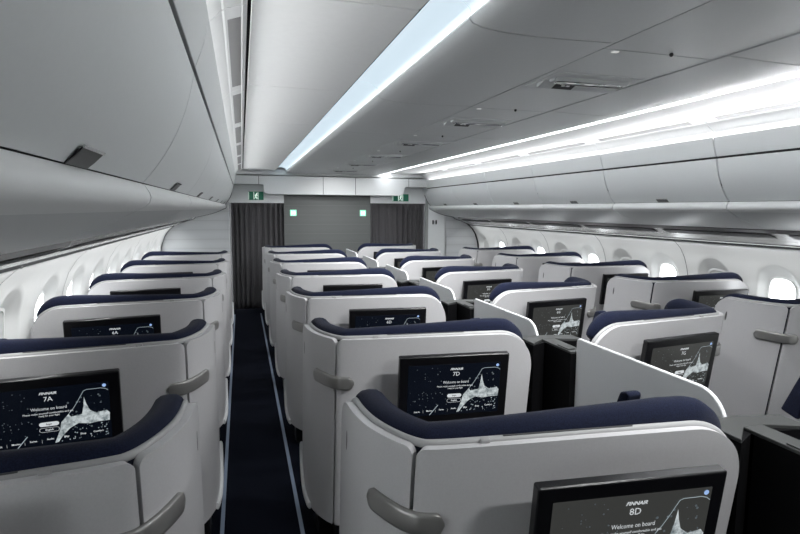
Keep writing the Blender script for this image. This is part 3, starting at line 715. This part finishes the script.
    keep('menu_lettering', q, 'scr_white')
    q = MB(); add_text(q, 'Begin', *N(383, 322), 0.010, m, bold=0.02); q.v = [(v[0] + m * 0 , v[1] - 0.0004, v[2]) for v in q.v]; keep('button_text', q, 'bezel')
    for k, o in S.items():
        if k != 'frame': COL.objects.unlink(o)
    return S
SHARED = {'A': build_shared(-1, 0.558), 'D': build_shared(1, 0.577), 'G': build_shared(-1, 0.515), 'K': build_shared(1, 0.60)}
SEATTXT = {}
def cp(src, parent, name):
    o = src.copy(); o.name = name; o.parent = parent; COL.objects.link(o); return o
MON_PARTS = ['monitor_mount', 'screen', 'splash_picture', 'outline', 'stars', 'globe_icon', 'logo_lettering', 'welcome_lettering', 'small_lettering', 'white_button', 'outlined_button', 'menu_lettering', 'button_text']
BODY_PARTS = ['back_panel', 'wing_panel', 'inner_lining', 'edge_trim', 'bolster', 'clip', 'slot', 'handle', 'bumper', 'wing_slot', 'seat_cushion', 'seat_back', 'headrest_wing', 'seat_base', 'foot_cover', 'side_console']
def pod(m, x, y, seat, label, group, grey=False, rot=0.0, skip=()):
    t = thing('seat_shell', label, 'seat', (x, y, 0), group); t.rotation_euler.z = rot
    global MP, MUX, MUP, MN
    S = SHARED[seat[-1]]; MP, MUX, MUP, MN = S['frame']
    for k in BODY_PARTS:
        if k not in skip: cp(S[k], t, k)
    mon = cp(S['monitor'], t, 'monitor')
    for k in MON_PARTS:
        o = cp(S[k], mon, k)
        if k == 'screen' and grey:
            o.data = o.data.copy(); o.data.materials.clear(); o.data.materials.append(M['scr_grey'])
    q = MB(); add_text(q, seat, *N(390, 155), 0.029, m); q.obj('seat_number', M['scr_white'], mon)
    return t
PITCH = 1.243
def lab(col, i, seat, extra): return '%s seat shell from the camera in the %s column, %s' % (ORD[i].capitalize() if 0 else ORD[i], col, extra)
# columns: left window, left middle, right middle, right window
SEEN = {'7A', '6A', '8D', '7D', '6D', '7G', '6G'}          # seat numbers the screens show in the picture
def pod_label(n, where, seat): return '%s pale grey seat shell %s%s' % (ORD[n], where, ', screen reading %s' % seat if seat in SEEN else ', counted from the camera')
for k in range(7):
    num = 8 - k
    if k < 6: pod(-1, -0.272, 1.438 + 1.25 * k, '%dA' % num, pod_label(k, 'along the left windows', '%dA' % num), 'seat shells along the left windows')
    pod(1, 0.432, 1.308 + PITCH * k, '%dD' % num, pod_label(k, 'just right of the near aisle', '%dD' % num), 'seat shells left of the middle dividers', grey=(k == 0), skip=('side_console',))
    pod(-1, 2.858, 1.308 + PITCH * k, '%dG' % num, pod_label(k, 'right of the middle dividers', '%dG' % num), 'seat shells right of the middle dividers', grey=True, skip=('side_console',))
    if 1 <= k < 6: pod(1, 3.525, 1.40 + PITCH * k, '%dK' % num, pod_label(k - 1, 'along the right windows', '%dK' % num), 'seat shells along the right windows', grey=True, rot=math.radians(1))

# ---------------------------------------------------------------- middle consoles and privacy dividers
XM = 1.615
def console(i, y, label):
    t = thing('middle_console', label, 'console', (XM, y, 0), 'middle consoles'); zt = H - 0.712
    spine = [(-0.035, 0.968), (0.045, 0.968), (0.045, 1.24), (-0.035, 1.24)]
    arm_l = [(-0.130, 1.165), (-0.030, 1.215), (-0.030, 1.324), (-0.130, 1.31)]; arm_r = [(0.030, 1.215), (0.185, 1.185), (0.185, 1.29), (0.030, 1.324)]
    core = MB(); cap = MB()
    for p in (spine, arm_l, [(-0.035, 1.20), (0.045, 1.20), (0.045, 1.324), (-0.035, 1.324)], arm_r):
        core.prism(p, 0.0, zt - 0.012)
    core.obj('console_body', M['console'], t)
    for nm, p in (('ledge', spine), ('ledge', [(-0.035, 1.24), (0.045, 1.24)] + [(0.187, 1.183), (0.187, 1.29), (0.03, 1.325), (-0.03, 1.325), (-0.132, 1.31), (-0.132, 1.163)])):
        MB().prism(p, zt - 0.014, zt).obj(nm, M['ledge'], t, bevel=0.003)
    MB().prism([(-0.030, 1.00), (0.010, 1.00), (0.010, 1.10), (-0.030, 1.10)], zt, zt + 0.006).obj('table_latch', M['ledge'], t, bevel=0.002)
def divider(i, y, label):
    ya, yb = 0.085, 0.965; zt, zb = ZT, 0.30; r = 0.13; pts = [(ya, zb)]
    for j in range(9): t = PI / 2 * j / 8; pts.append((ya + r * (1 - math.cos(t)), zt - r + r * math.sin(t)))
    for j in range(5): t = PI / 2 * j / 4; pts.append((yb - 0.025 * (1 - math.sin(t)), zt - 0.025 * (1 - math.cos(t))))
    pts.append((yb, zb))
    o = MB().prism_x(pts, -0.008, 0.008).obj('privacy_divider', M['divider'], bevel=0.0075, seg=4); o.location = (XM, y, 0)
    tag(o, label, 'divider', 'privacy dividers between the middle seats')
for k in range(-1, 6):
    console(k, 1.308 + PITCH * k, '%s dark middle console with grey ledges, from the camera' % ORD[k + 1])
for k in range(0, 6):
    divider(k, 1.308 + PITCH * k, '%s light grey privacy divider between the middle seats, from the camera' % ORD[k])
